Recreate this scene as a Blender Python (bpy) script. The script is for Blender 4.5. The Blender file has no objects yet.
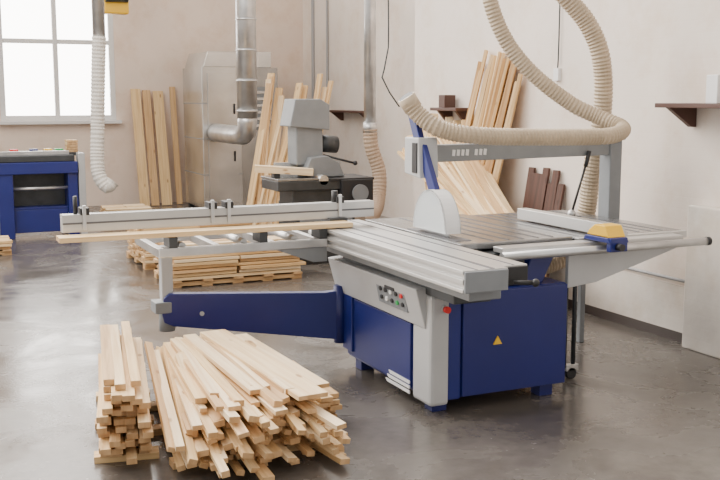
import bpy, bmesh, math, random
from mathutils import Vector, Matrix, Euler
random.seed(7)
S=bpy.context.scene
# ---------------------------------------------------------------- materials
def mat(name,col,rough=.5,metal=0.0,noise=0.0,nscale=8.0,bump=0.0,bscale=40.0,alpha=None,stretch=None,brick=None):
    m=bpy.data.materials.new(name);m.use_nodes=True
    nt=m.node_tree;b=nt.nodes['Principled BSDF'];L=nt.links
    b.inputs['Base Color'].default_value=(*col,1);b.inputs['Roughness'].default_value=rough
    b.inputs['Metallic'].default_value=metal
    if alpha is not None:b.inputs['Alpha'].default_value=alpha
    tc=nt.nodes.new('ShaderNodeTexCoord')
    src=tc.outputs['Object']
    if stretch:
        mp=nt.nodes.new('ShaderNodeMapping');mp.inputs['Scale'].default_value=stretch
        L.new(src,mp.inputs['Vector']);src=mp.outputs['Vector']
    if noise>0:
        n=nt.nodes.new('ShaderNodeTexNoise');n.inputs['Scale'].default_value=nscale;n.inputs['Detail'].default_value=6
        L.new(src,n.inputs['Vector'])
        r=nt.nodes.new('ShaderNodeValToRGB')
        r.color_ramp.elements[0].position=.3;r.color_ramp.elements[1].position=.7
        r.color_ramp.elements[0].color=(*[c*(1-noise) for c in col],1)
        r.color_ramp.elements[1].color=(*[min(1,c*(1+noise)) for c in col],1)
        L.new(n.outputs['Fac'],r.inputs['Fac']);L.new(r.outputs['Color'],b.inputs['Base Color'])
        if brick:
            n3=nt.nodes.new('ShaderNodeTexNoise');n3.inputs['Scale'].default_value=2.2;n3.inputs['Detail'].default_value=8;n3.inputs['Roughness'].default_value=.7
            L.new(src,n3.inputs['Vector'])
            r3=nt.nodes.new('ShaderNodeValToRGB');r3.color_ramp.elements[0].position=.35;r3.color_ramp.elements[0].color=(.88,.80,.72,1)
            r3.color_ramp.elements[1].position=.52;r3.color_ramp.elements[1].color=(1,1,1,1)
            L.new(n3.outputs['Fac'],r3.inputs['Fac'])
            mx=nt.nodes.new('ShaderNodeMix');mx.data_type='RGBA';mx.blend_type='MULTIPLY';mx.inputs['Factor'].default_value=.6
            L.new(r.outputs['Color'],mx.inputs[6]);L.new(r3.outputs['Color'],mx.inputs[7]);L.new(mx.outputs[2],b.inputs['Base Color'])
    if bump>0:
        n2=nt.nodes.new('ShaderNodeTexNoise');n2.inputs['Scale'].default_value=bscale;n2.inputs['Detail'].default_value=4
        L.new(src,n2.inputs['Vector'])
        bp=nt.nodes.new('ShaderNodeBump');bp.inputs['Strength'].default_value=bump;bp.inputs['Distance'].default_value=.01
        L.new(n2.outputs['Fac'],bp.inputs['Height'])
        if brick:
            sp=nt.nodes.new('ShaderNodeSeparateXYZ');cb=nt.nodes.new('ShaderNodeCombineXYZ');L.new(src,sp.inputs[0])
            L.new(sp.outputs[brick],cb.inputs['X']);L.new(sp.outputs['Z'],cb.inputs['Y'])
            bt=nt.nodes.new('ShaderNodeTexBrick');bt.inputs['Scale'].default_value=1;bt.inputs['Brick Width'].default_value=.26;bt.inputs['Row Height'].default_value=.085;bt.inputs['Mortar Size'].default_value=.008;bt.inputs['Mortar Smooth'].default_value=.9
            L.new(cb.outputs[0],bt.inputs['Vector'])
            bp2=nt.nodes.new('ShaderNodeBump');bp2.invert=True;bp2.inputs['Strength'].default_value=.05;bp2.inputs['Distance'].default_value=.006
            L.new(bt.outputs['Fac'],bp2.inputs['Height']);L.new(bp.outputs[0],bp2.inputs['Normal']);bp=bp2
        L.new(bp.outputs['Normal'],b.inputs['Normal'])
    return m
def woodmat(name,c1,c2):
    m=bpy.data.materials.new(name);m.use_nodes=True
    nt=m.node_tree;b=nt.nodes['Principled BSDF'];b.inputs['Roughness'].default_value=.65
    uv=nt.nodes.new('ShaderNodeUVMap')
    mp=nt.nodes.new('ShaderNodeMapping');mp.inputs['Scale'].default_value=(1.6,38,1)
    n=nt.nodes.new('ShaderNodeTexNoise');n.inputs['Scale'].default_value=1.0;n.inputs['Detail'].default_value=5;n.inputs['Distortion'].default_value=.6
    r=nt.nodes.new('ShaderNodeValToRGB')
    r.color_ramp.elements[0].position=.32;r.color_ramp.elements[1].position=.62
    r.color_ramp.elements[0].color=(*c2,1);r.color_ramp.elements[1].color=(*c1,1)
    mp2=nt.nodes.new('ShaderNodeMapping');mp2.inputs['Scale'].default_value=(3.5,9,1)
    v=nt.nodes.new('ShaderNodeTexVoronoi');v.inputs['Scale'].default_value=1.0
    r2=nt.nodes.new('ShaderNodeValToRGB')
    r2.color_ramp.elements[0].position=.07;r2.color_ramp.elements[0].color=(.45,.3,.2,1)
    r2.color_ramp.elements[1].position=.14;r2.color_ramp.elements[1].color=(1,1,1,1)
    mx=nt.nodes.new('ShaderNodeMix');mx.data_type='RGBA';mx.blend_type='MULTIPLY';mx.inputs['Factor'].default_value=.8
    L=nt.links
    L.new(uv.outputs[0],mp.inputs['Vector']);L.new(mp.outputs[0],n.inputs['Vector']);L.new(n.outputs['Fac'],r.inputs['Fac'])
    L.new(uv.outputs[0],mp2.inputs['Vector']);L.new(mp2.outputs[0],v.inputs['Vector']);L.new(v.outputs['Distance'],r2.inputs['Fac'])
    L.new(r.outputs['Color'],mx.inputs[6]);L.new(r2.outputs['Color'],mx.inputs[7]);L.new(mx.outputs[2],b.inputs['Base Color'])
    return m
W=[woodmat('pine_a',(.79,.56,.29),(.62,.39,.17)),woodmat('pine_b',(.85,.65,.39),(.70,.47,.23)),
   woodmat('pine_c',(.67,.44,.22),(.48,.28,.12)),woodmat('pine_d',(.87,.70,.46),(.74,.53,.30))]
WE=woodmat('pine_endgrain',(.60,.38,.19),(.43,.25,.11))
WD=woodmat('dark_plank',(.10,.04,.025),(.05,.02,.012))
BLUE=mat('blue_paint',(.012,.02,.155),.34,noise=.08,nscale=3)
BLUE2=mat('blue_paint_panel',(.010,.016,.13),.38,noise=.08,nscale=3)
GRAY=mat('light_gray_paint',(.46,.465,.47),.42,noise=.05,nscale=4)
MGRAY=mat('mid_gray_paint',(.21,.225,.24),.45,noise=.08)
ALU=mat('brushed_aluminium',(.56,.555,.545),.33,.7,noise=.07,nscale=6,stretch=(1,.1,1))
ALUD=mat('aluminium_groove',(.13,.13,.14),.5,.5)
CAST=mat('cast_iron_table',(.27,.275,.28),.26,.75,noise=.18,nscale=5)
DARK=mat('black_plastic',(.018,.018,.02),.5)
DMET=mat('dark_metal',(.055,.06,.065),.45,.4,noise=.2)
STEEL=mat('galvanised_steel',(.60,.60,.60),.30,.78,noise=.2,nscale=5)
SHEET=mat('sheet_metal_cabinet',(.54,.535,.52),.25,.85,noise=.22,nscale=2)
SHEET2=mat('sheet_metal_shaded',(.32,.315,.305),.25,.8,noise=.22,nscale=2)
RED=mat('red_button',(.7,.02,.02),.35)
GREEN=mat('green_button',(.02,.35,.08),.35)
YEL=mat('yellow_plastic',(.85,.5,.02),.4)
WHT=mat('white_plastic',(.8,.8,.8),.4)
HOSE=mat('beige_hose',(.46,.365,.255),.5,noise=.1,nscale=10)
HOSEW=mat('white_hose',(.70,.67,.62),.5,noise=.08)
HOSEB=mat('brown_hose',(.42,.31,.22),.55)
BROWN=mat('brown_shelf_paint',(.08,.035,.025),.5)
GUARD=mat('clear_guard_plastic',(.85,.9,.92),.2,alpha=.5)
# ---------------------------------------------------------------- mesh helpers
def link(o):S.collection.objects.link(o);return o
def group(name,loc):
    e=bpy.data.objects.new(name,None);e.location=loc;e.empty_display_size=.1;link(e);return e
def adopt(o,p):
    if p is not None:
        o.parent=p;o.matrix_parent_inverse=Matrix.Translation(-Vector(p.location))
    return o
def finish(name,bm,mats,parent=None,smooth=False,bevel=0):
    me=bpy.data.meshes.new(name);bm.normal_update();bm.to_mesh(me);bm.free()
    for m in (mats if isinstance(mats,(list,tuple)) else [mats]):me.materials.append(m)
    o=bpy.data.objects.new(name,me);link(o)
    if smooth:
        for p in me.polygons:p.use_smooth=True
    if bevel>0:
        b=o.modifiers.new('b','BEVEL');b.width=bevel;b.segments=2;b.limit_method='ANGLE'
    return adopt(o,parent)
def cube_bm(bm,M,sx,sy,sz,mi=0,uvl=None,off=(0,0),endmi=None):
    loc=[(x*sx/2,y*sy/2,z*sz/2) for x in(-1,1) for y in(-1,1) for z in(-1,1)]
    vs=[bm.verts.new(M@Vector(l)) for l in loc]
    for k,f in enumerate([(0,1,3,2),(4,6,7,5),(0,4,5,1),(2,3,7,6),(0,2,6,4),(1,5,7,3)]):
        fc=bm.faces.new([vs[i] for i in f]);fc.material_index=mi
        if k<2 and endmi is not None:fc.material_index=endmi
        if uvl is not None:
            for lp,i in zip(fc.loops,f):
                l=loc[i]
                lp[uvl].uv=((l[0]+off[0]),(l[1]+l[2]*1.1+off[1])) if k>=2 else (l[2]+off[0],l[1]*.5+off[1])
def box(name,x0,x1,y0,y1,z0,z1,m,p=None,bevel=.004):
    bm=bmesh.new();cube_bm(bm,Matrix.Translation(((x0+x1)/2,(y0+y1)/2,(z0+z1)/2)),abs(x1-x0),abs(y1-y0),abs(z1-z0))
    return finish(name,bm,m,p,bevel=bevel)
def frameM(p0,p1,up=Vector((0,0,1)),roll=0):
    p0=Vector(p0);p1=Vector(p1);x=(p1-p0).normalized()
    if abs(x.dot(up))>.999:up=Vector((0,1,0))
    y=up.cross(x).normalized();z=x.cross(y)
    R=Matrix((x,y,z)).transposed().to_4x4()
    if roll:R=R@Matrix.Rotation(roll,4,'X')
    return Matrix.Translation((p0+p1)/2)@R,(p1-p0).length
def bar(name,p0,p1,w,t,m,p=None,bevel=.003,roll=0):
    M,L=frameM(p0,p1,roll=roll);bm=bmesh.new();cube_bm(bm,M,L,w,t);return finish(name,bm,m,p,bevel=bevel)
def cyl(name,p0,p1,r,m,p=None,seg=24,r2=None,bevel=0):
    M,L=frameM(p0,p1);bm=bmesh.new()
    bmesh.ops.create_cone(bm,cap_ends=True,segments=seg,radius1=r,radius2=r if r2 is None else r2,depth=L,matrix=M@Matrix.Rotation(math.pi/2,4,'Y'))
    o=finish(name,bm,m,p,smooth=False,bevel=bevel)
    for f in o.data.polygons:
        if len(f.vertices)==4:f.use_smooth=True
    return o
def ball(name,c,r,m,p=None):
    bm=bmesh.new();bmesh.ops.create_uvsphere(bm,u_segments=16,v_segments=10,radius=r,matrix=Matrix.Translation(c));return finish(name,bm,m,p,smooth=True)
def prism(name,pts,axis,a0,a1,m,p=None,bevel=.003):
    def P(q,a):
        return {'x':(a,q[0],q[1]),'y':(q[0],a,q[1]),'z':(q[0],q[1],a)}[axis]
    bm=bmesh.new();A=[bm.verts.new(P(q,a0)) for q in pts];B=[bm.verts.new(P(q,a1)) for q in pts];n=len(pts)
    bm.faces.new(A);bm.faces.new(B[::-1])
    for i in range(n):bm.faces.new((A[i],B[i],B[(i+1)%n],A[(i+1)%n]))
    bmesh.ops.recalc_face_normals(bm,faces=bm.faces)
    return finish(name,bm,m,p,bevel=bevel)
def catmull(P,step):
    P=[Vector(q) for q in P];P=[2*P[0]-P[1]]+P+[2*P[-1]-P[-2]];out=[]
    for i in range(1,len(P)-2):
        a,b,c_,d=P[i-1:i+3];n=max(2,int((c_-b).length/step))
        for k in range(n):
            t=k/n
            out.append(.5*((2*b)+(-a+c_)*t+(2*a-5*b+4*c_-d)*t*t+(-a+3*b-3*c_+d)*t**3))
    out.append(P[-2]);return out
def hose(name,pts,r,m,p=None,step=.014,rib=.09,seg=16,caps=True):
    Q=catmull(pts,step);bm=bmesh.new();rings=[];up=None
    for i,q in enumerate(Q):
        t=(Q[min(i+1,len(Q)-1)]-Q[max(i-1,0)]).normalized()
        if up is None:up=t.orthogonal().normalized()
        up=(up-t*up.dot(t)).normalized();s=t.cross(up)
        rr=r*(1+(rib if i%2 else -rib))
        rings.append([bm.verts.new(q+(up*math.cos(2*math.pi*k/seg)+s*math.sin(2*math.pi*k/seg))*rr) for k in range(seg)])
    for a,b in zip(rings,rings[1:]):
        for k in range(seg):bm.faces.new((a[k],a[(k+1)%seg],b[(k+1)%seg],b[k]))
    if caps:bm.faces.new(rings[0][::-1]);bm.faces.new(rings[-1])
    return finish(name,bm,m,p,smooth=rib<.03)
class Boards:
    def __init__(s):s.bm=bmesh.new();s.uv=s.bm.loops.layers.uv.new('UVMap')
    def seg(s,p0,p1,w,t,roll=0,mi=None):
        M,L=frameM(p0,p1,roll=roll)
        cube_bm(s.bm,M,L,w,t,random.randrange(4) if mi is None else mi,s.uv,(random.random()*30,random.random()*30),4)
    def c(s,cx,cy,cz,L,w,t,yaw=0,pitch=0,roll=0,mi=None):
        M=Matrix.Translation((cx,cy,cz))@Euler((roll,pitch,yaw)).to_matrix().to_4x4()
        cube_bm(s.bm,M,L,w,t,random.randrange(4) if mi is None else mi,s.uv,(random.random()*30,random.random()*30),4)
    def done(s,name,p=None,mats=None):return finish(name,s.bm,mats or W+[WE],p,bevel=.0015)
U=random.uniform
# ---------------------------------------------------------------- room
def node_floor():
    m=bpy.data.materials.new('concrete_floor');m.use_nodes=True;nt=m.node_tree;b=nt.nodes['Principled BSDF'];L=nt.links
    tc=nt.nodes.new('ShaderNodeTexCoord')
    def noise(sc,det,rg=.6,dist=0):
        n=nt.nodes.new('ShaderNodeTexNoise');n.inputs['Scale'].default_value=sc;n.inputs['Detail'].default_value=det;n.inputs['Roughness'].default_value=rg;n.inputs['Distortion'].default_value=dist
        L.new(tc.outputs['Object'],n.inputs['Vector']);return n
    n1=noise(.8,8,.68,.4);n2=noise(14,6);n4=noise(1.5,5,.6,.8)
    mx=nt.nodes.new('ShaderNodeMix');mx.inputs['Factor'].default_value=.3
    L.new(n1.outputs['Fac'],mx.inputs[2]);L.new(n2.outputs['Fac'],mx.inputs[3])
    r=nt.nodes.new('ShaderNodeValToRGB');r.color_ramp.elements[0].position=.33;r.color_ramp.elements[1].position=.68
    r.color_ramp.elements[0].color=(.072,.063,.056,1);r.color_ramp.elements[1].color=(.18,.162,.145,1)
    L.new(mx.outputs[0],r.inputs['Fac'])
    rs=nt.nodes.new('ShaderNodeValToRGB');rs.color_ramp.elements[0].position=.36;rs.color_ramp.elements[0].color=(.62,.59,.56,1)
    rs.color_ramp.elements[1].position=.58;rs.color_ramp.elements[1].color=(1,1,1,1)
    L.new(n4.outputs['Fac'],rs.inputs['Fac'])
    mm=nt.nodes.new('ShaderNodeMix');mm.data_type='RGBA';mm.blend_type='MULTIPLY';mm.inputs['Factor'].default_value=.55
    L.new(r.outputs['Color'],mm.inputs[6]);L.new(rs.outputs['Color'],mm.inputs[7]);L.new(mm.outputs[2],b.inputs['Base Color'])
    r2=nt.nodes.new('ShaderNodeMapRange');r2.inputs['From Min'].default_value=.35;r2.inputs['From Max'].default_value=.65
    r2.inputs['To Min'].default_value=.14;r2.inputs['To Max'].default_value=.34
    L.new(n4.outputs['Fac'],r2.inputs['Value']);L.new(r2.outputs[0],b.inputs['Roughness'])
    b.inputs['Specular IOR Level'].default_value=.65
    bp=nt.nodes.new('ShaderNodeBump');bp.inputs['Strength'].default_value=.05;bp.inputs['Distance'].default_value=.01
    L.new(n2.outputs['Fac'],bp.inputs['Height']);L.new(bp.outputs[0],b.inputs['Normal'])
    return m
PL=mat('plaster_wall',(.81,.725,.655),.85,noise=.05,nscale=1.3,bump=.3,bscale=6,brick='Y')
PLB=mat('plaster_back_wall',(.79,.655,.56),.85,noise=.07,nscale=1.0,bump=.3,bscale=6,brick='X')
PLW=mat('plaster_lower_wall',(.74,.685,.62),.8,noise=.14,nscale=2.5,bump=.4,bscale=8,brick='Y')
TRIM=mat('dark_skirting',(.07,.055,.05),.6)
WIN=mat('window_frame_paint',(.72,.71,.70),.5)
box('floor',-6,6.5,-3,16.2,-.1,0,node_floor(),bevel=0)
box('wall_right',4.9,5.1,1,9.3,0,4.6,PL,bevel=0)
box('wall_right_return',5.1,6.3,9.1,9.3,0,4.6,PL,bevel=0)
box('wall_right_far',6.3,6.5,9.1,16.2,0,4.6,PL,bevel=0)
box('baseboard_right',4.885,4.9,1,9.3,0,.07,TRIM,bevel=0)
box('trim_1',4.89,4.9,1,9.3,.07,.40,PLW,bevel=0)
box('trim_2',4.80,4.9,3.2,5.16,0,.98,PLW,bevel=.01)
bw=[(-6,1.42,0,4.6),(3.14,6.3,0,4.6),(1.42,3.14,0,1.34),(1.42,3.14,3.45,4.6)]
bm=bmesh.new()
for x0,x1,z0,z1 in bw:cube_bm(bm,Matrix.Translation(((x0+x1)/2,16.1,(z0+z1)/2)),x1-x0,.2,z1-z0)
finish('wall_back',bm,PLB)
g=group('window_1',(2.25,16.05,1.34))
for i,(a,b_) in enumerate([(1.42,1.50),(2.22,2.29),(3.06,3.14)]):box('stile_%d'%i,a,b_,16.0,16.07,1.34,3.45,WIN,g)
for i,(a,b_) in enumerate([(1.34,1.42),(2.50,2.57),(3.37,3.45)]):box('rail_%d'%i,1.42,3.14,16.01,16.06,a,b_,WIN,g)
box('sill',1.36,3.20,15.86,16.0,1.29,1.34,WIN,g)
# ---------------------------------------------------------------- panel saw
g=group('sliding_table_panel_saw',(3.0,5.0,0))
box('cabinet_body',2.53,3.40,4.58,5.68,.07,.66,BLUE,g,.012)
box('front_door_panel',2.71,3.39,4.56,4.59,.08,.655,BLUE2,g,.004)
box('front_corner_gray',2.505,2.62,4.545,4.76,.05,.66,GRAY,g,.02)
box('front_corner_blue',2.62,2.70,4.565,4.62,.07,.66,BLUE,g,.006)
prism('side_top_strip',[(2.50,.47),(2.54,.47),(2.56,.70),(2.44,.69)],'y',4.60,5.80,GRAY,g,.006)
box('side_panel',2.515,2.54,4.80,5.66,.09,.46,BLUE2,g,.005)
box('rear_side_post',2.50,2.53,5.56,5.70,.12,.5,BLUE,g,.004)
prism('control_panel',[(2.487,.53),(2.462,.65),(2.452,.65),(2.477,.53)],'y',4.76,5.12,MGRAY,g,.002)
for i in range(5):
    y=4.80+i*.065
    cyl('button_hi_%d'%i,(2.468,y,.62),(2.450,y,.618),.013,[RED,DARK,WHT,DARK,DARK][i],g,14)
    cyl('button_lo_%d'%i,(2.476,y,.57),(2.460,y,.568),.013,[DARK,GREEN,DARK,WHT,DARK][i],g,14)
box('display',2.445,2.46,4.88,4.99,.632,.65,DARK,g,.001)
for i in range(3):
    prism('logo_stripe_%d'%i,[(4.80,.115-i*.028),(5.04+i*.02,.115-i*.028),(5.06+i*.02,.132-i*.028),(4.80,.132-i*.028)],'x',2.509,2.516,WHT,g,0)
cyl('estop_collar',(2.585,4.546,.585),(2.585,4.53,.585),.022,GRAY,g)
cyl('estop_button',(2.585,4.53,.585),(2.585,4.505,.585),.018,RED,g)
prism('warning_triangle',[(2.90,.355),(2.955,.355),(2.9275,.402)],'y',4.552,4.561,YEL,g,0)
for i,(x,y) in enumerate([(2.6,4.66),(3.3,4.66),(2.6,5.58),(3.3,5.58)]):
    box('foot_%d'%i,x-.045,x+.045,y-.045,y+.045,0,.08,BLUE2,g,.004)
prism('upper_casting',[(2.80,.66),(3.30,.66),(3.42,.86),(2.80,.86)],'y',4.80,5.7,BLUE,g,.01)
prism('casting_bracket',[(3.12,.66),(3.26,.66),(3.36,.855),(3.20,.855)],'y',4.62,4.80,BLUE2,g,.008)
box('casting_dark',2.80,3.14,4.62,4.80,.70,.85,DMET,g,.01)
box('cast_table',2.77,3.52,4.70,5.95,.862,.90,CAST,g,.006)
box('table_insert',2.80,2.90,4.80,5.40,.898,.903,ALUD,g,.001)
for i in range(5):box('table_slot_%d'%i,3.0+i*.1,3.012+i*.1,4.74,5.9,.899,.902,ALUD,g,0)
box('extension_table',3.53,4.34,4.70,5.92,.852,.893,CAST,g,.006)
box('table_edge_strip',3.53,4.34,4.66,4.70,.852,.893,ALU,g,.003)
for i in range(8):box('ext_slot_%d'%i,3.58+i*.09,3.592+i*.09,4.74,5.88,.892,.895,ALUD,g,0)
cyl('rip_rail',(2.92,4.52,.845),(4.36,4.52,.845),.024,STEEL,g)
cyl('rip_rail_cap',(4.36,4.52,.845),(4.385,4.52,.845),.026,DARK,g)
box('rip_rail_scale',2.95,4.22,4.56,4.655,.855,.885,ALU,g,.004)
for i,x in enumerate([3.0,3.55,4.15]):box('rail_bracket_%d'%i,x,x+.05,4.53,4.72,.83,.86,DARK,g,.003)
prism('extension_gusset',[(3.42,.845),(4.26,.845),(4.20,.80),(3.62,.64),(3.42,.62)],'y',4.60,4.63,GRAY,g,.004)
box('extension_apron',3.55,4.30,4.67,4.70,.80,.853,GRAY,g,.004)
prism('rip_fence',[(3.68,.905),(3.80,.905),(3.80,.925),(3.75,.975),(3.68,.975)],'y',4.56,5.52,ALU,g,.003)
prism('fence_head',[(4.42,.89),(4.66,.89),(4.64,.92),(4.44,.92)],'x',3.56,3.70,BLUE,g,.006)
prism('fence_head_yellow',[(4.44,.92),(4.64,.92),(4.62,.95),(4.57,.985),(4.48,.985)],'x',3.57,3.69,YEL,g,.006)
box('fence_head_drop',3.57,3.69,4.42,4.46,.84,.92,BLUE,g,.006)
cyl('fence_knob',(3.62,4.42,.87),(3.62,4.38,.87),.020,DARK,g)
cyl('prop_leg',(3.66,4.85,.07),(3.66,4.85,.86),.014,DMET,g)
cyl('prop_leg_b',(3.60,4.85,.07),(3.60,4.85,.64),.010,DMET,g)
box('castor_fork',3.60,3.69,4.83,4.87,.05,.09,STEEL,g,.003)
cyl('castor_wheel',(3.64,4.83,.035),(3.64,4.87,.035),.035,DARK,g)
cs=[(2.33,.905),(2.575,.905),(2.575,.80),(2.33,.80),(2.33,.815),(2.345,.82),(2.345,.835),(2.33,.84),(2.33,.862),(2.345,.866),(2.345,.882),(2.33,.886)]
prism('sliding_carriage',cs[::-1],'y',3.93,5.85,ALU,g,.0015)
box('carriage_groove_a',2.40,2.412,3.932,5.848,.904,.9065,ALUD,g,0)
box('carriage_groove_b',2.48,2.505,3.932,5.848,.904,.9065,ALUD,g,0)
box('guide_rail',2.595,2.745,4.02,5.98,.83,.897,ALU,g,.003)
box('guide_rail_groove',2.66,2.672,4.022,5.978,.896,.8985,ALUD,g,0)
box('carriage_end_cap',2.335,2.57,3.915,3.93,.80,.90,MGRAY,g,.003)
box('guide_end_cap',2.60,2.74,4.005,4.02,.80,.89,DARK,g,.003)
box('carriage_bed',2.42,2.60,4.02,5.80,.735,.80,MGRAY,g,.006)
box('carriage_bed_lower',2.50,2.72,4.30,5.70,.66,.76,DMET,g,.006)
cyl('carriage_handle',(2.64,3.98,.82),(2.72,3.93,.82),.012,DARK,g)
ball('carriage_handle_ball',(2.73,3.925,.82),.02,DARK,g)
vs=[]
for k in range(96):
    a=2*math.pi*k/96;r=.17 if k%2 else .158
    vs.append((5.12+r*math.cos(a),.87+r*math.sin(a)))
prism('saw_blade',vs,'x',2.848,2.852,STEEL,g,0)
gi=[(5.12+.20*math.cos(math.pi*k/20),.925+.24*math.sin(math.pi*k/20)) for k in range(21)]
prism('blade_guard_left',gi,'x',2.80,2.806,GUARD,g,0)
prism('blade_guard_right',gi,'x',2.894,2.90,GUARD,g,0)
go=[(5.12+.188*math.cos(math.pi*k/20),.925+.228*math.sin(math.pi*k/20)) for k in range(21)][::-1]
prism('blade_guard_rim',gi+go,'x',2.80,2.90,WHT,g,0)
bar('guard_lift_arm_lower',(2.85,5.10,1.08),(2.84,5.30,1.42),.035,.075,BLUE,g,.005)
bar('guard_lift_arm_upper',(2.84,5.30,1.40),(2.82,5.42,1.70),.04,.06,BLUE,g,.005)
prism('overhead_head_box',[(5.24,1.22),(5.44,1.24),(5.44,1.46),(5.26,1.46)],'x',2.80,2.93,GRAY,g,.008)
box('overhead_head_slot',2.793,2.80,5.27,5.33,1.25,1.43,DARK,g,.002)
bar('overhead_arm',(2.93,5.36,1.36),(4.50,5.55,1.36),.07,.105,MGRAY,g,.006)
for k in range(8):
    t=.1+k*.022
    M=Vector((2.93,5.36,1.36)).lerp(Vector((4.50,5.55,1.36)),t)
    if k!=4:bar('arm_letter_%d'%k,M+Vector((0,-.0385,-.018)),M+Vector((.004,-.0385,.02)),.004,.02,WHT,g,0)
box('arm_column',4.405,4.505,5.49,5.61,.78,1.41,MGRAY,g,.008)
box('column_cap',4.39,4.52,5.475,5.625,1.41,1.435,GRAY,g,.004)
box('column_bracket',4.20,4.42,5.50,5.60,.78,.85,MGRAY,g,.003)
box('table_rear_leg',4.24,4.28,5.55,5.59,0,.80,MGRAY,g,.004)
box('clamp_base',4.0,4.10,5.39,5.47,.89,.915,DMET,g,.003)
ball('clamp_joint',(4.05,5.43,.93),.028,STEEL,g)
cyl('clamp_rod',(4.05,5.43,.93),(4.20,5.46,1.32),.008,DARK,g)
cyl('clamp_handle',(4.17,5.453,1.24),(4.205,5.463,1.34),.014,DARK,g)
# crosscut outrigger
for nm,y in (('front',5.56),('back',6.16)):box('frame_tube_'+nm,1.30,2.33,y-.022,y+.022,.80,.85,STEEL,g,.004)
for i,x in enumerate([1.32,1.66,2.0,2.30]):box('frame_cross_%d'%i,x-.02,x+.02,5.56,6.16,.795,.845,STEEL,g,.004)
for i,x in enumerate([1.45,1.82,2.14]):cyl('roller_%d'%i,(x,5.6,.85),(x,6.12,.85),.022,ALU,g)
prism('frame_gusset',[(2.0,.80),(2.33,.80),(2.33,.71),(2.24,.71)],'y',5.545,5.565,MGRAY,g,.002)
for i,x in enumerate([1.36,1.9,2.28]):box('board_rest_%d'%i,x,x+.05,5.54,5.68,.85,.911,DMET,g,.003)
box('outrigger_post',1.41,1.48,5.96,6.03,.30,.80,GRAY,g,.005)
box('post_clamp',1.36,1.50,5.93,6.06,.39,.46,MGRAY,g,.005)
cyl('post_pivot',(1.445,5.995,.27),(1.445,5.995,.42),.05,MGRAY,g)
A=Vector((2.50,5.72,0));B=Vector((1.42,5.97,0))
bm=bmesh.new();prof=[(0,.17),(.15,.19),(.95,.305),(1.0,.33),(1.01,.38),(1.0,.48),(.97,.51),(.1,.48),(0,.49)]
dd=(B-A);nn=Vector((dd.y,-dd.x,0)).normalized()*.03
va=[bm.verts.new(A+dd*t+nn+Vector((0,0,z))) for t,z in prof];vb=[bm.verts.new(A+dd*t-nn+Vector((0,0,z))) for t,z in prof]
bm.faces.new(va);bm.faces.new(vb[::-1])
for i in range(len(prof)):bm.faces.new((va[i],vb[i],vb[(i+1)%len(prof)],va[(i+1)%len(prof)]))
bmesh.ops.recalc_face_normals(bm,faces=bm.faces);finish('swing_arm',bm,BLUE,g,bevel=.006)
cyl('swing_arm_logo',A+dd*.8+Vector((0,-.04,.38)),A+dd*.8+Vector((0,-.03,.38)),.014,GRAY,g)
cyl('swing_arm_hinge',(2.49,5.72,.15),(2.49,5.72,.52),.04,BLUE2,g)
prism('crosscut_fence',[(5.70,.95),(5.77,.95),(5.77,1.05),(5.755,1.05),(5.755,1.035),(5.73,1.035),(5.73,1.05),(5.70,1.05)],'x',.80,2.72,ALU,g,.002)
box('fence_groove',.802,2.718,5.697,5.70,.995,1.005,ALUD,g,0)
for i,x in enumerate([.90,1.64,1.74,2.46]):
    box('flip_stop_%d'%i,x,x+.05,5.69,5.78,1.045,1.085,DARK,g,.003)
    box('flip_stop_tip_%d'%i,x+.01,x+.03,5.68,5.70,.96,1.10,STEEL,g,.003)
cyl('fence_end_knob',(.88,5.735,1.05),(.88,5.735,1.15),.012,DARK,g)
box('fence_mount',2.40,2.52,5.66,5.80,.905,.955,DMET,g,.004)
cyl('fence_mount_knob',(2.46,5.73,1.04),(2.46,5.73,1.12),.02,DARK,g)
b=Boards();b.seg((.76,5.60,.93),(2.50,5.60,.925),.13,.028,mi=1);b.done('workpiece_board',g)
# ---------------------------------------------------------------- extraction hoses
g=group('dust_extraction_hose',(4.0,5.2,0))
h1=[(3.55,5.83,3.2),(3.57,5.83,2.75),(3.61,5.82,2.4),(3.71,5.78,2.11),(3.88,5.7,1.87),(4.13,5.59,1.66),(4.30,5.47,1.56),(4.36,5.33,1.50),(4.24,5.22,1.465),(4.06,5.18,1.45),(3.6,5.17,1.455),(3.16,5.17,1.47),(2.93,5.22,1.51),(2.83,5.30,1.59),(2.77,5.33,1.67)]
hose('hose_upper',h1,.051,HOSE,g,step=.0125,rib=.06)
cyl('hose_cuff',(2.80,5.325,1.63),(2.755,5.335,1.70),.056,HOSE,g)
cyl('hose_mouth',(2.756,5.335,1.699),(2.753,5.335,1.703),.046,DARK,g)
h2=[(3.75,5.85,3.2),(3.95,5.83,2.65),(4.17,5.79,2.42),(4.36,5.72,2.19),(4.45,5.68,1.95),(4.49,5.70,1.61),(4.46,5.75,1.26),(4.46,5.80,.9),(4.42,5.84,.62),(4.2,5.86,.52),(3.9,5.86,.48),(3.5,5.80,.45)]
hose('hose_lower',h2,.064,HOSE,g,step=.0125,rib=.06)
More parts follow.
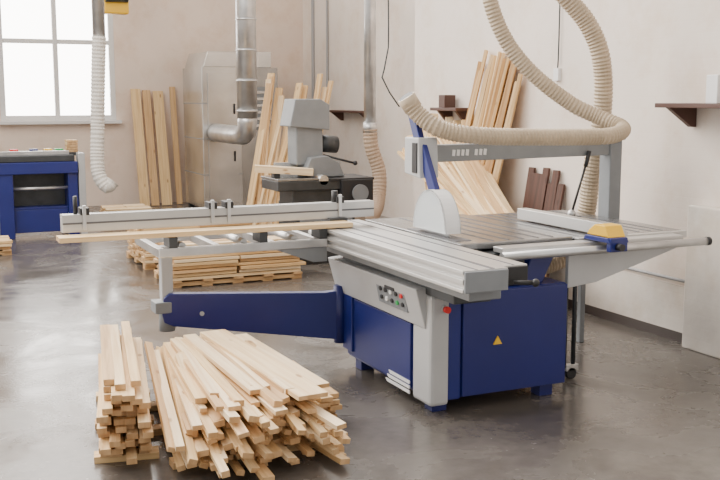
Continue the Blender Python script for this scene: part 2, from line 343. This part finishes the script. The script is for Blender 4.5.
# ---------------------------------------------------------------- front lumber
b=Boards()
yw=math.radians(79.5)
for lay in range(12):
    z=.05+lay*.031
    n=4 if lay<9 else 3
    for k in range(n):
        o=(k-1.5)*.058+U(-.012,.012);L=U(1.12,1.38);s=U(-.06,.06)
        b.c(.99+o*math.sin(yw)+s*math.cos(yw),5.10-o*math.cos(yw)+s,z,L,U(.045,.056),.028,yaw=yw+U(-.025,.025))
for t in(-.5,0,.5):b.c(.99+t*math.cos(yw),5.10+t*math.sin(yw),.016,.30,.09,.032,yaw=yw-math.pi/2)
b.done('stacked_timber_offcuts')
b=Boards()
for y in(4.4,4.9,5.3):b.c(1.42,y,.018,.72,.08,.034)
for lay in range(11):
    z=.05+lay*.029
    f0=.04+lay*.016;f1=1.02-lay*.022;n=int((f1-f0)*.85/.056)
    for k in range(n+1):
        f=f0+(f1-f0)*k/n+U(-.02,.02)
        xf=1.06+.76*f+U(-.04,.04);xb=1.24+.46*f+U(-.04,.04)
        yb=5.42+U(-.22,.08);yf=yb-U(.95,1.28)-.08*(1-f)
        b.seg((xb,yb,z+U(0,.012)+.006),(xf,yf,z+U(-.012,.006)),U(.032,.062),U(.02,.03),roll=U(-.25,.25))
for i in range(12):
    x=1.04+i*.03;b.seg((x+.17+U(-.03,.03),5.48+U(-.12,.05),.30+U(-.06,.03)),(x-.01+U(-.04,.04),4.20+U(-.12,.1),.06+U(0,.12)),.04,.025,roll=U(-.4,.4))
for i in range(18):
    x=1.20+i*.031;b.seg((x+.02+U(-.07,.05),5.0+U(-.1,.25),.33+U(-.04,.03)),(x+.04+U(-.08,.05),4.06+U(-.12,.22),.20+U(-.15,.07)),U(.035,.055),.025,roll=U(-.3,.3))
b.seg((1.56,5.40,.375),(1.66,4.12,.34),.15,.022,mi=1)
b.seg((1.68,5.33,.355),(1.78,4.35,.31),.12,.022,mi=3)
b.seg((1.42,5.38,.37),(1.45,4.3,.34),.07,.024,mi=3)
b.seg((1.33,5.36,.36),(1.33,4.25,.31),.05,.026,mi=1)
b.done('loose_timber_pile')
b=Boards()
for lay in range(5):
    for k in range(2):b.c(1.90+k*.072,4.93+U(-.04,.04),.05+lay*.03,U(.6,.72),.068,.024,yaw=math.pi/2+U(-.04,.04))
b.c(1.94,4.72,.018,.16,.08,.034);b.c(1.94,5.14,.018,.16,.08,.034)
b.done('short_board_stack')
# ---------------------------------------------------------------- mid pallets
def pallet_stack(name,x0,x1,y0,y1,layers,base=.07,w=.11,t=.026):
    b=Boards()
    for y in(y0+.08,(y0+y1)/2,y1-.08):b.c((x0+x1)/2,y,.03,x1-x0,.09,.036,mi=2)
    for k in range(5):
        x=x0+.05+(x1-x0-.1)*k/4;b.c(x,(y0+y1)/2,.057,y1-y0,.09,.018,yaw=math.pi/2,mi=2)
        for y in(y0+.08,y1-.08):b.c(x,y,.006,.1,.1,.012,mi=2)
    for l in range(layers):
        z=base+.012+l*(t+.007);n=int((y1-y0)/(w+.012))
        for k in range(n):
            y=y0+w/2+k*(w+.012)
            nx=2 if (l+k)%3 else 1
            for q in range(nx):
                Lx=(x1-x0)*U(.93,1.02)/nx
                b.c(x0+(x1-x0)*(q+.5)/nx+U(-.02,.02),y+U(-.018,.018),z,Lx,w,t,yaw=U(-.02,.02))
    b.done(name)
pallet_stack('timber_pallet',2.14,3.40,8.68,9.38,10)
pallet_stack('timber_pallet.001',2.15,3.25,9.75,10.7,11)
pallet_stack('timber_pallet.002',2.50,3.12,13.6,14.3,4)
pallet_stack('timber_pallet.003',.35,1.05,11.3,11.9,3)
# ---------------------------------------------------------------- leaning timber
b=Boards()
for x,w,mi in((3.45,.15,0),(3.615,.12,2),(3.80,.16,0),):
    b.seg((x,15.55,.01),(x+U(-.01,.01),15.96,1.80+U(-.02,.03)),w,.03,mi=mi,roll=0)
b.seg((4.02,15.62,.01),(4.03,15.96,1.86),.09,.03,mi=2)
b.done('leaning_back_boards')
b=Boards()
for i in range(22):
    x=3.95+i*.036;b.seg((x-.02+U(-.02,.05),12.0+U(-.05,.05),.01),(x+.30+U(-.05,.25),12.30+U(-.1,.1),1.75+U(-.35,.28)),U(.05,.1),.03,roll=U(-.3,.3))
b.done('leaning_mid_boards')
b=Boards()
for i in range(20):
    y=7.95-i*.035;b.seg((4.50+U(-.03,.05),y+.24+U(-.05,.05),.01),(4.85,y-.02+U(-.04,.04),2.12+U(-.18,.06)-i*.008),U(.06,.10),.028,roll=U(-.2,.2))
# long boards lying slantwise on a low cross stack
for l in range(10):
    for k in range(3):b.c(4.32,6.42+k*.12,.018+l*.034,.42,.10,.03)
for i in range(54):
    s=i/53
    y0=9.25-s*1.25+U(-.05,.05);z0=1.22+U(-.12,.10)+s*.12
    x1=4.18+s*.22+U(-.04,.04)
    b.seg((x1,6.35+U(-.15,.12),.38+U(0,.10)),(4.72+U(-.06,.08),y0,z0),U(.06,.10),.028,roll=U(-.25,.25))
for i in range(16):
    y=8.95-i*.06;b.seg((4.44+U(-.05,.05),y-1.0+U(-.1,.1),.02),(4.82,y+U(-.04,.04),1.46+U(-.15,.12)),U(.06,.10),.028,roll=U(-.2,.2))
b.done('leaning_wall_boards')
bm=Boards()
for i in range(7):bm.seg((4.66+U(-.02,.02),6.62+i*.07,.01),(4.87,6.67+i*.07,1.14+U(-.15,.05)),.062,.025)
bm.done('dark_plank_bundle',None,[WD]*5)
# ---------------------------------------------------------------- ducts
g=group('ventilation_duct',(4.27,12.9,0))
cyl('duct_pipe',(4.27,12.9,1.42),(4.27,12.9,4.6),.135,STEEL,g,32)
for z in(1.5,1.9,2.3,2.7,3.1):cyl('duct_band_%d'%(z*10),(4.27,12.9,z),(4.27,12.9,z+.03),.142,STEEL,g,32)
hose('duct_elbow',[(4.27,12.9,1.45),(4.27,12.92,1.3),(4.27,13.05,1.2),(4.27,13.3,1.18),(4.27,14.36,1.18)],.13,STEEL,g,step=.06,rib=.02,seg=24)
g=group('ventilation_duct.001',(2.35,12.45,0))
cyl('duct_pipe',(2.27,12.45,2.39),(2.27,12.45,4.6),.075,STEEL,g)
hose('flexible_hose',[(2.27,12.45,2.42),(2.24,12.45,1.9),(2.21,12.44,1.3),(2.19,12.42,.95),(2.20,12.38,.75),(2.28,12.34,.62),(2.35,12.34,.68)],.083,HOSEW,g,step=.022,rib=.045)
g=group('ventilation_duct.002',(5.12,10.85,0))
cyl('duct_pipe',(5.12,10.85,1.31),(5.12,10.85,4.6),.072,STEEL,g)
cyl('duct_collar',(5.12,10.85,1.28),(5.12,10.85,1.40),.085,STEEL,g)
hose('flexible_hose',[(5.12,10.85,1.33),(5.14,10.84,1.1),(5.22,10.80,.8),(5.16,10.7,.5),(5.0,10.5,.35),(4.7,10.2,.3)],.085,HOSEB,g,step=.022,rib=.045)
PIPE=mat('gray_conduit',(.35,.35,.36),.5)
def wire(name,pts,r=.008,m=PIPE):return hose(name,pts,r,m,None,step=.15,rib=0,seg=8)
wire('wall_conduit',[(4.875,6.6,.44),(4.875,5.2,.44)],.012)
wire('wall_conduit.001',[(6.28,14.9,4.5),(6.28,14.9,1.5)],.02)
wire('wall_conduit.002',[(6.28,15.5,4.5),(6.28,15.5,.3)],.03)
wire('hanging_cable',[(4.88,6.78,3.5),(4.88,6.78,2.0),(4.88,6.80,1.9)],.006,DMET)
wire('hanging_cable.001',[(4.6,9.35,3.6),(4.62,9.35,2.2),(4.55,9.35,1.9),(4.75,9.35,1.6)],.008,DMET)
box('cable_socket',4.87,4.9,6.76,6.83,1.83,1.93,WHT,None,.003)
def shelf(name,x0,x1,y0,y1,z):
    g=group(name,(x1,(y0+y1)/2,z));box('board',x0,x1,y0,y1,z-.03,z,BROWN,g)
    for k,y in enumerate((y0+.06,y1-.10)):prism('bracket_%d'%k,[(x0+.04,z-.03),(x1,z-.03),(x1,z-.16),(x1-.04,z-.16)],'y',y,y+.04,BROWN,g,.003)
    return g
g=shelf('wall_shelf',4.62,4.9,4.6,5.32,1.66)
box('small_box',4.72,4.82,4.86,4.96,1.66,1.84,WHT,g)
g=shelf('wall_shelf.001',4.70,4.9,8.1,8.6,1.60)
box('brown_box',4.74,4.86,8.38,8.5,1.60,1.72,BROWN,g)
g=shelf('wall_shelf.002',6.05,6.3,13.2,14.4,1.5)
# ---------------------------------------------------------------- cabinets
g=group('dust_collector_cabinet',(4.6,15,0))
box('main_unit',4.08,4.68,14.40,15.47,.05,2.14,SHEET,g,.01)
prism('main_unit_top',[(4.11,2.14),(4.68,2.14),(4.68,2.36),(4.18,2.36)],'y',14.42,15.45,SHEET,g,.006)
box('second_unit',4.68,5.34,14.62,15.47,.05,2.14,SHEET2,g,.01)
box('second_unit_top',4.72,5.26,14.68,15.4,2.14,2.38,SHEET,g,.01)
for i,z in enumerate((.55,1.08,1.6)):box('panel_seam_%d'%i,4.075,4.68,14.392,15.47,z,z+.012,MGRAY,g,0)
box('front_door',4.16,4.62,14.385,14.40,.12,1.05,SHEET,g,.004)
box('front_door_upper',4.16,4.62,14.385,14.40,1.12,2.05,SHEET,g,.004)
cyl('door_handle',(4.56,14.37,.75),(4.56,14.37,.90),.012,DARK,g)
cyl('door_handle_b',(4.56,14.37,1.45),(4.56,14.37,1.60),.012,DARK,g)
box('vent_dark',4.80,5.24,14.60,14.62,1.2,1.85,MGRAY,g,.004)
for i in range(6):box('louvre_%d'%i,4.82,5.22,14.585,14.60,1.25+i*.1,1.29+i*.1,SHEET,g,.002)
for i,(x,y) in enumerate([(4.15,14.5),(5.25,14.7),(4.15,15.4),(5.25,15.4)]):box('foot_%d'%i,x-.04,x+.04,y-.04,y+.04,0,.05,DMET,g)
# ---------------------------------------------------------------- planer
g=group('thickness_planer',(3.9,9.6,0))
box('base',3.62,4.28,9.42,9.95,.02,.62,DMET,g,.015)
box('base_plinth',3.58,4.32,9.40,9.98,0,.06,DARK,g,.005)
box('base_panel',3.66,4.24,9.405,9.425,.14,.56,MGRAY,g,.004)
box('table_bed',3.42,4.46,9.40,9.90,.76,.86,DMET,g,.01)
box('table_slab',3.42,3.86,9.40,9.92,.86,.885,CAST,g,.004)
box('table_slab_out',3.98,4.48,9.38,9.92,.85,.875,DARK,g,.004)
box('neck',3.60,4.30,9.46,9.86,.60,.80,DMET,g,.01)
box('right_body',4.10,4.46,9.36,9.60,.60,.86,DARK,g,.01)
cyl('cutter_drum',(3.92,9.4,.86),(3.92,9.9,.86),.05,STEEL,g)
prism('cutter_hood',[(3.76,.88),(4.22,.88),(4.16,1.02),(4.02,1.10),(3.84,1.08)],'y',9.55,9.85,MGRAY,g,.01)
box('fence_plate',3.55,4.30,9.86,9.88,.88,1.02,GRAY,g,.004)
box('motor_column',3.72,4.02,9.66,9.92,1.0,1.50,MGRAY,g,.015)
prism('motor_head',[(3.64,1.40),(4.08,1.36),(4.08,1.62),(3.98,1.68),(3.70,1.68)],'y',9.62,9.94,MGRAY,g,.01)
cyl('motor',(4.0,9.78,1.22),(4.22,9.78,1.20),.09,DMET,g)
cyl('handwheel',(4.30,9.35,.72),(4.30,9.33,.72),.09,MGRAY,g)
cyl('lever',(4.02,9.66,1.10),(4.30,9.5,1.02),.012,DARK,g);ball('lever_knob',(4.31,9.49,1.02),.025,DARK,g)
b=Boards();b.seg((3.28,9.70,.98),(3.84,9.50,.94),.14,.07,mi=3);b.done('stock_board',g)
box('board_stop',3.45,3.52,9.60,9.68,.885,.93,DMET,g)
box('board_stop_b',3.70,3.78,9.50,9.58,.885,.915,DMET,g)
# ---------------------------------------------------------------- blue machine left
g=group('edge_banding_machine',(1.2,13,0))
box('top_deck',.1,1.95,12.60,13.3,.92,1.0,DMET,g,.01)
box('blue_apron',.1,1.98,12.56,12.62,.78,.92,BLUE,g,.008)
box('left_leg',.1,.35,12.6,13.3,0,.92,BLUE,g,.01)
box('mid_leg',1.05,1.22,12.58,13.3,0,.92,BLUE,g,.01)
box('right_leg',1.86,1.98,12.6,13.3,0,.92,BLUE,g,.01)
box('right_post',1.99,2.07,12.58,12.75,0,1.02,GRAY,g,.006)
box('lower_blue_panel',1.22,1.86,12.66,12.72,.06,.34,BLUE,g,.008)
box('lower_inner',1.22,1.86,12.9,12.95,.34,.8,DMET,g,.005)
box('inner_shelf',1.22,1.86,12.66,13.2,.34,.37,BLUE2,g,.005)
cyl('cross_bar',(1.22,12.66,.60),(1.86,12.66,.60),.02,STEEL,g)
box('roller_guide',.3,1.90,12.68,12.76,1.0,1.05,STEEL,g,.004)
for i,(x,m_) in enumerate([(1.22,RED),(1.45,BLUE),(1.62,YEL),(1.75,GREEN)]):box('tool_%d'%i,x,x+.10,12.8,12.9,1.0,1.07,m_,g,.01)
b=Boards()
for l in range(5):b.c(1.97,12.95,1.035+l*.03,.2,.13,.026,yaw=math.pi/2+U(-.04,.04))
b.done('offcut_stack',g);box('offcut_rest',1.90,2.06,12.80,13.1,.98,1.02,DMET,g)
g=group('chain_hoist',(2.57,13.1,3.0))
box('beam',-.5,6.3,13.04,13.16,3.2,3.35,YEL,g)
box('hoist_body',2.44,2.76,13.0,13.2,2.74,3.05,YEL,g,.02)
cyl('hoist_drum',(2.46,12.98,2.95),(2.74,12.98,2.95),.07,DMET,g)
box('hoist_trolley',2.52,2.64,13.02,13.18,3.05,3.2,DMET,g,.01)
# ---------------------------------------------------------------- light
w=bpy.data.worlds.new('sky');S.world=w;w.use_nodes=True;nt=w.node_tree;bg=nt.nodes['Background']
tc=nt.nodes.new('ShaderNodeTexCoord');sp=nt.nodes.new('ShaderNodeSeparateXYZ');nt.links.new(tc.outputs['Generated'],sp.inputs[0])
mr=nt.nodes.new('ShaderNodeMapRange');mr.inputs['From Min'].default_value=.2;mr.inputs['From Max'].default_value=1
mr.inputs['To Min'].default_value=1.15;mr.inputs['To Max'].default_value=12.0
nt.links.new(sp.outputs['Y'],mr.inputs['Value']);nt.links.new(mr.outputs[0],bg.inputs['Strength'])
bg.inputs['Color'].default_value=(1,.955,.90,1)
def area(name,loc,rot,sx,sy,e,col=(1,.93,.85)):
    l=bpy.data.lights.new(name,'AREA');l.shape='RECTANGLE';l.size=sx;l.size_y=sy;l.energy=e;l.color=col
    o=bpy.data.objects.new(name,l);o.location=loc;o.rotation_euler=rot;link(o);return o
area('overhead_fill',(-1,8,5.5),(0,math.radians(-25),0),4,8,560)  # soft fill added out of view to brighten the room, no real skylight
# ---------------------------------------------------------------- camera
cam=bpy.data.cameras.new('camera');cam.lens=50;cam.sensor_width=36;cam.clip_end=100
co=bpy.data.objects.new('camera',cam);link(co);co.location=(0,0,1.7)
co.rotation_euler=(math.pi/2-math.atan(.143),0,-math.radians(24.7));S.camera=co
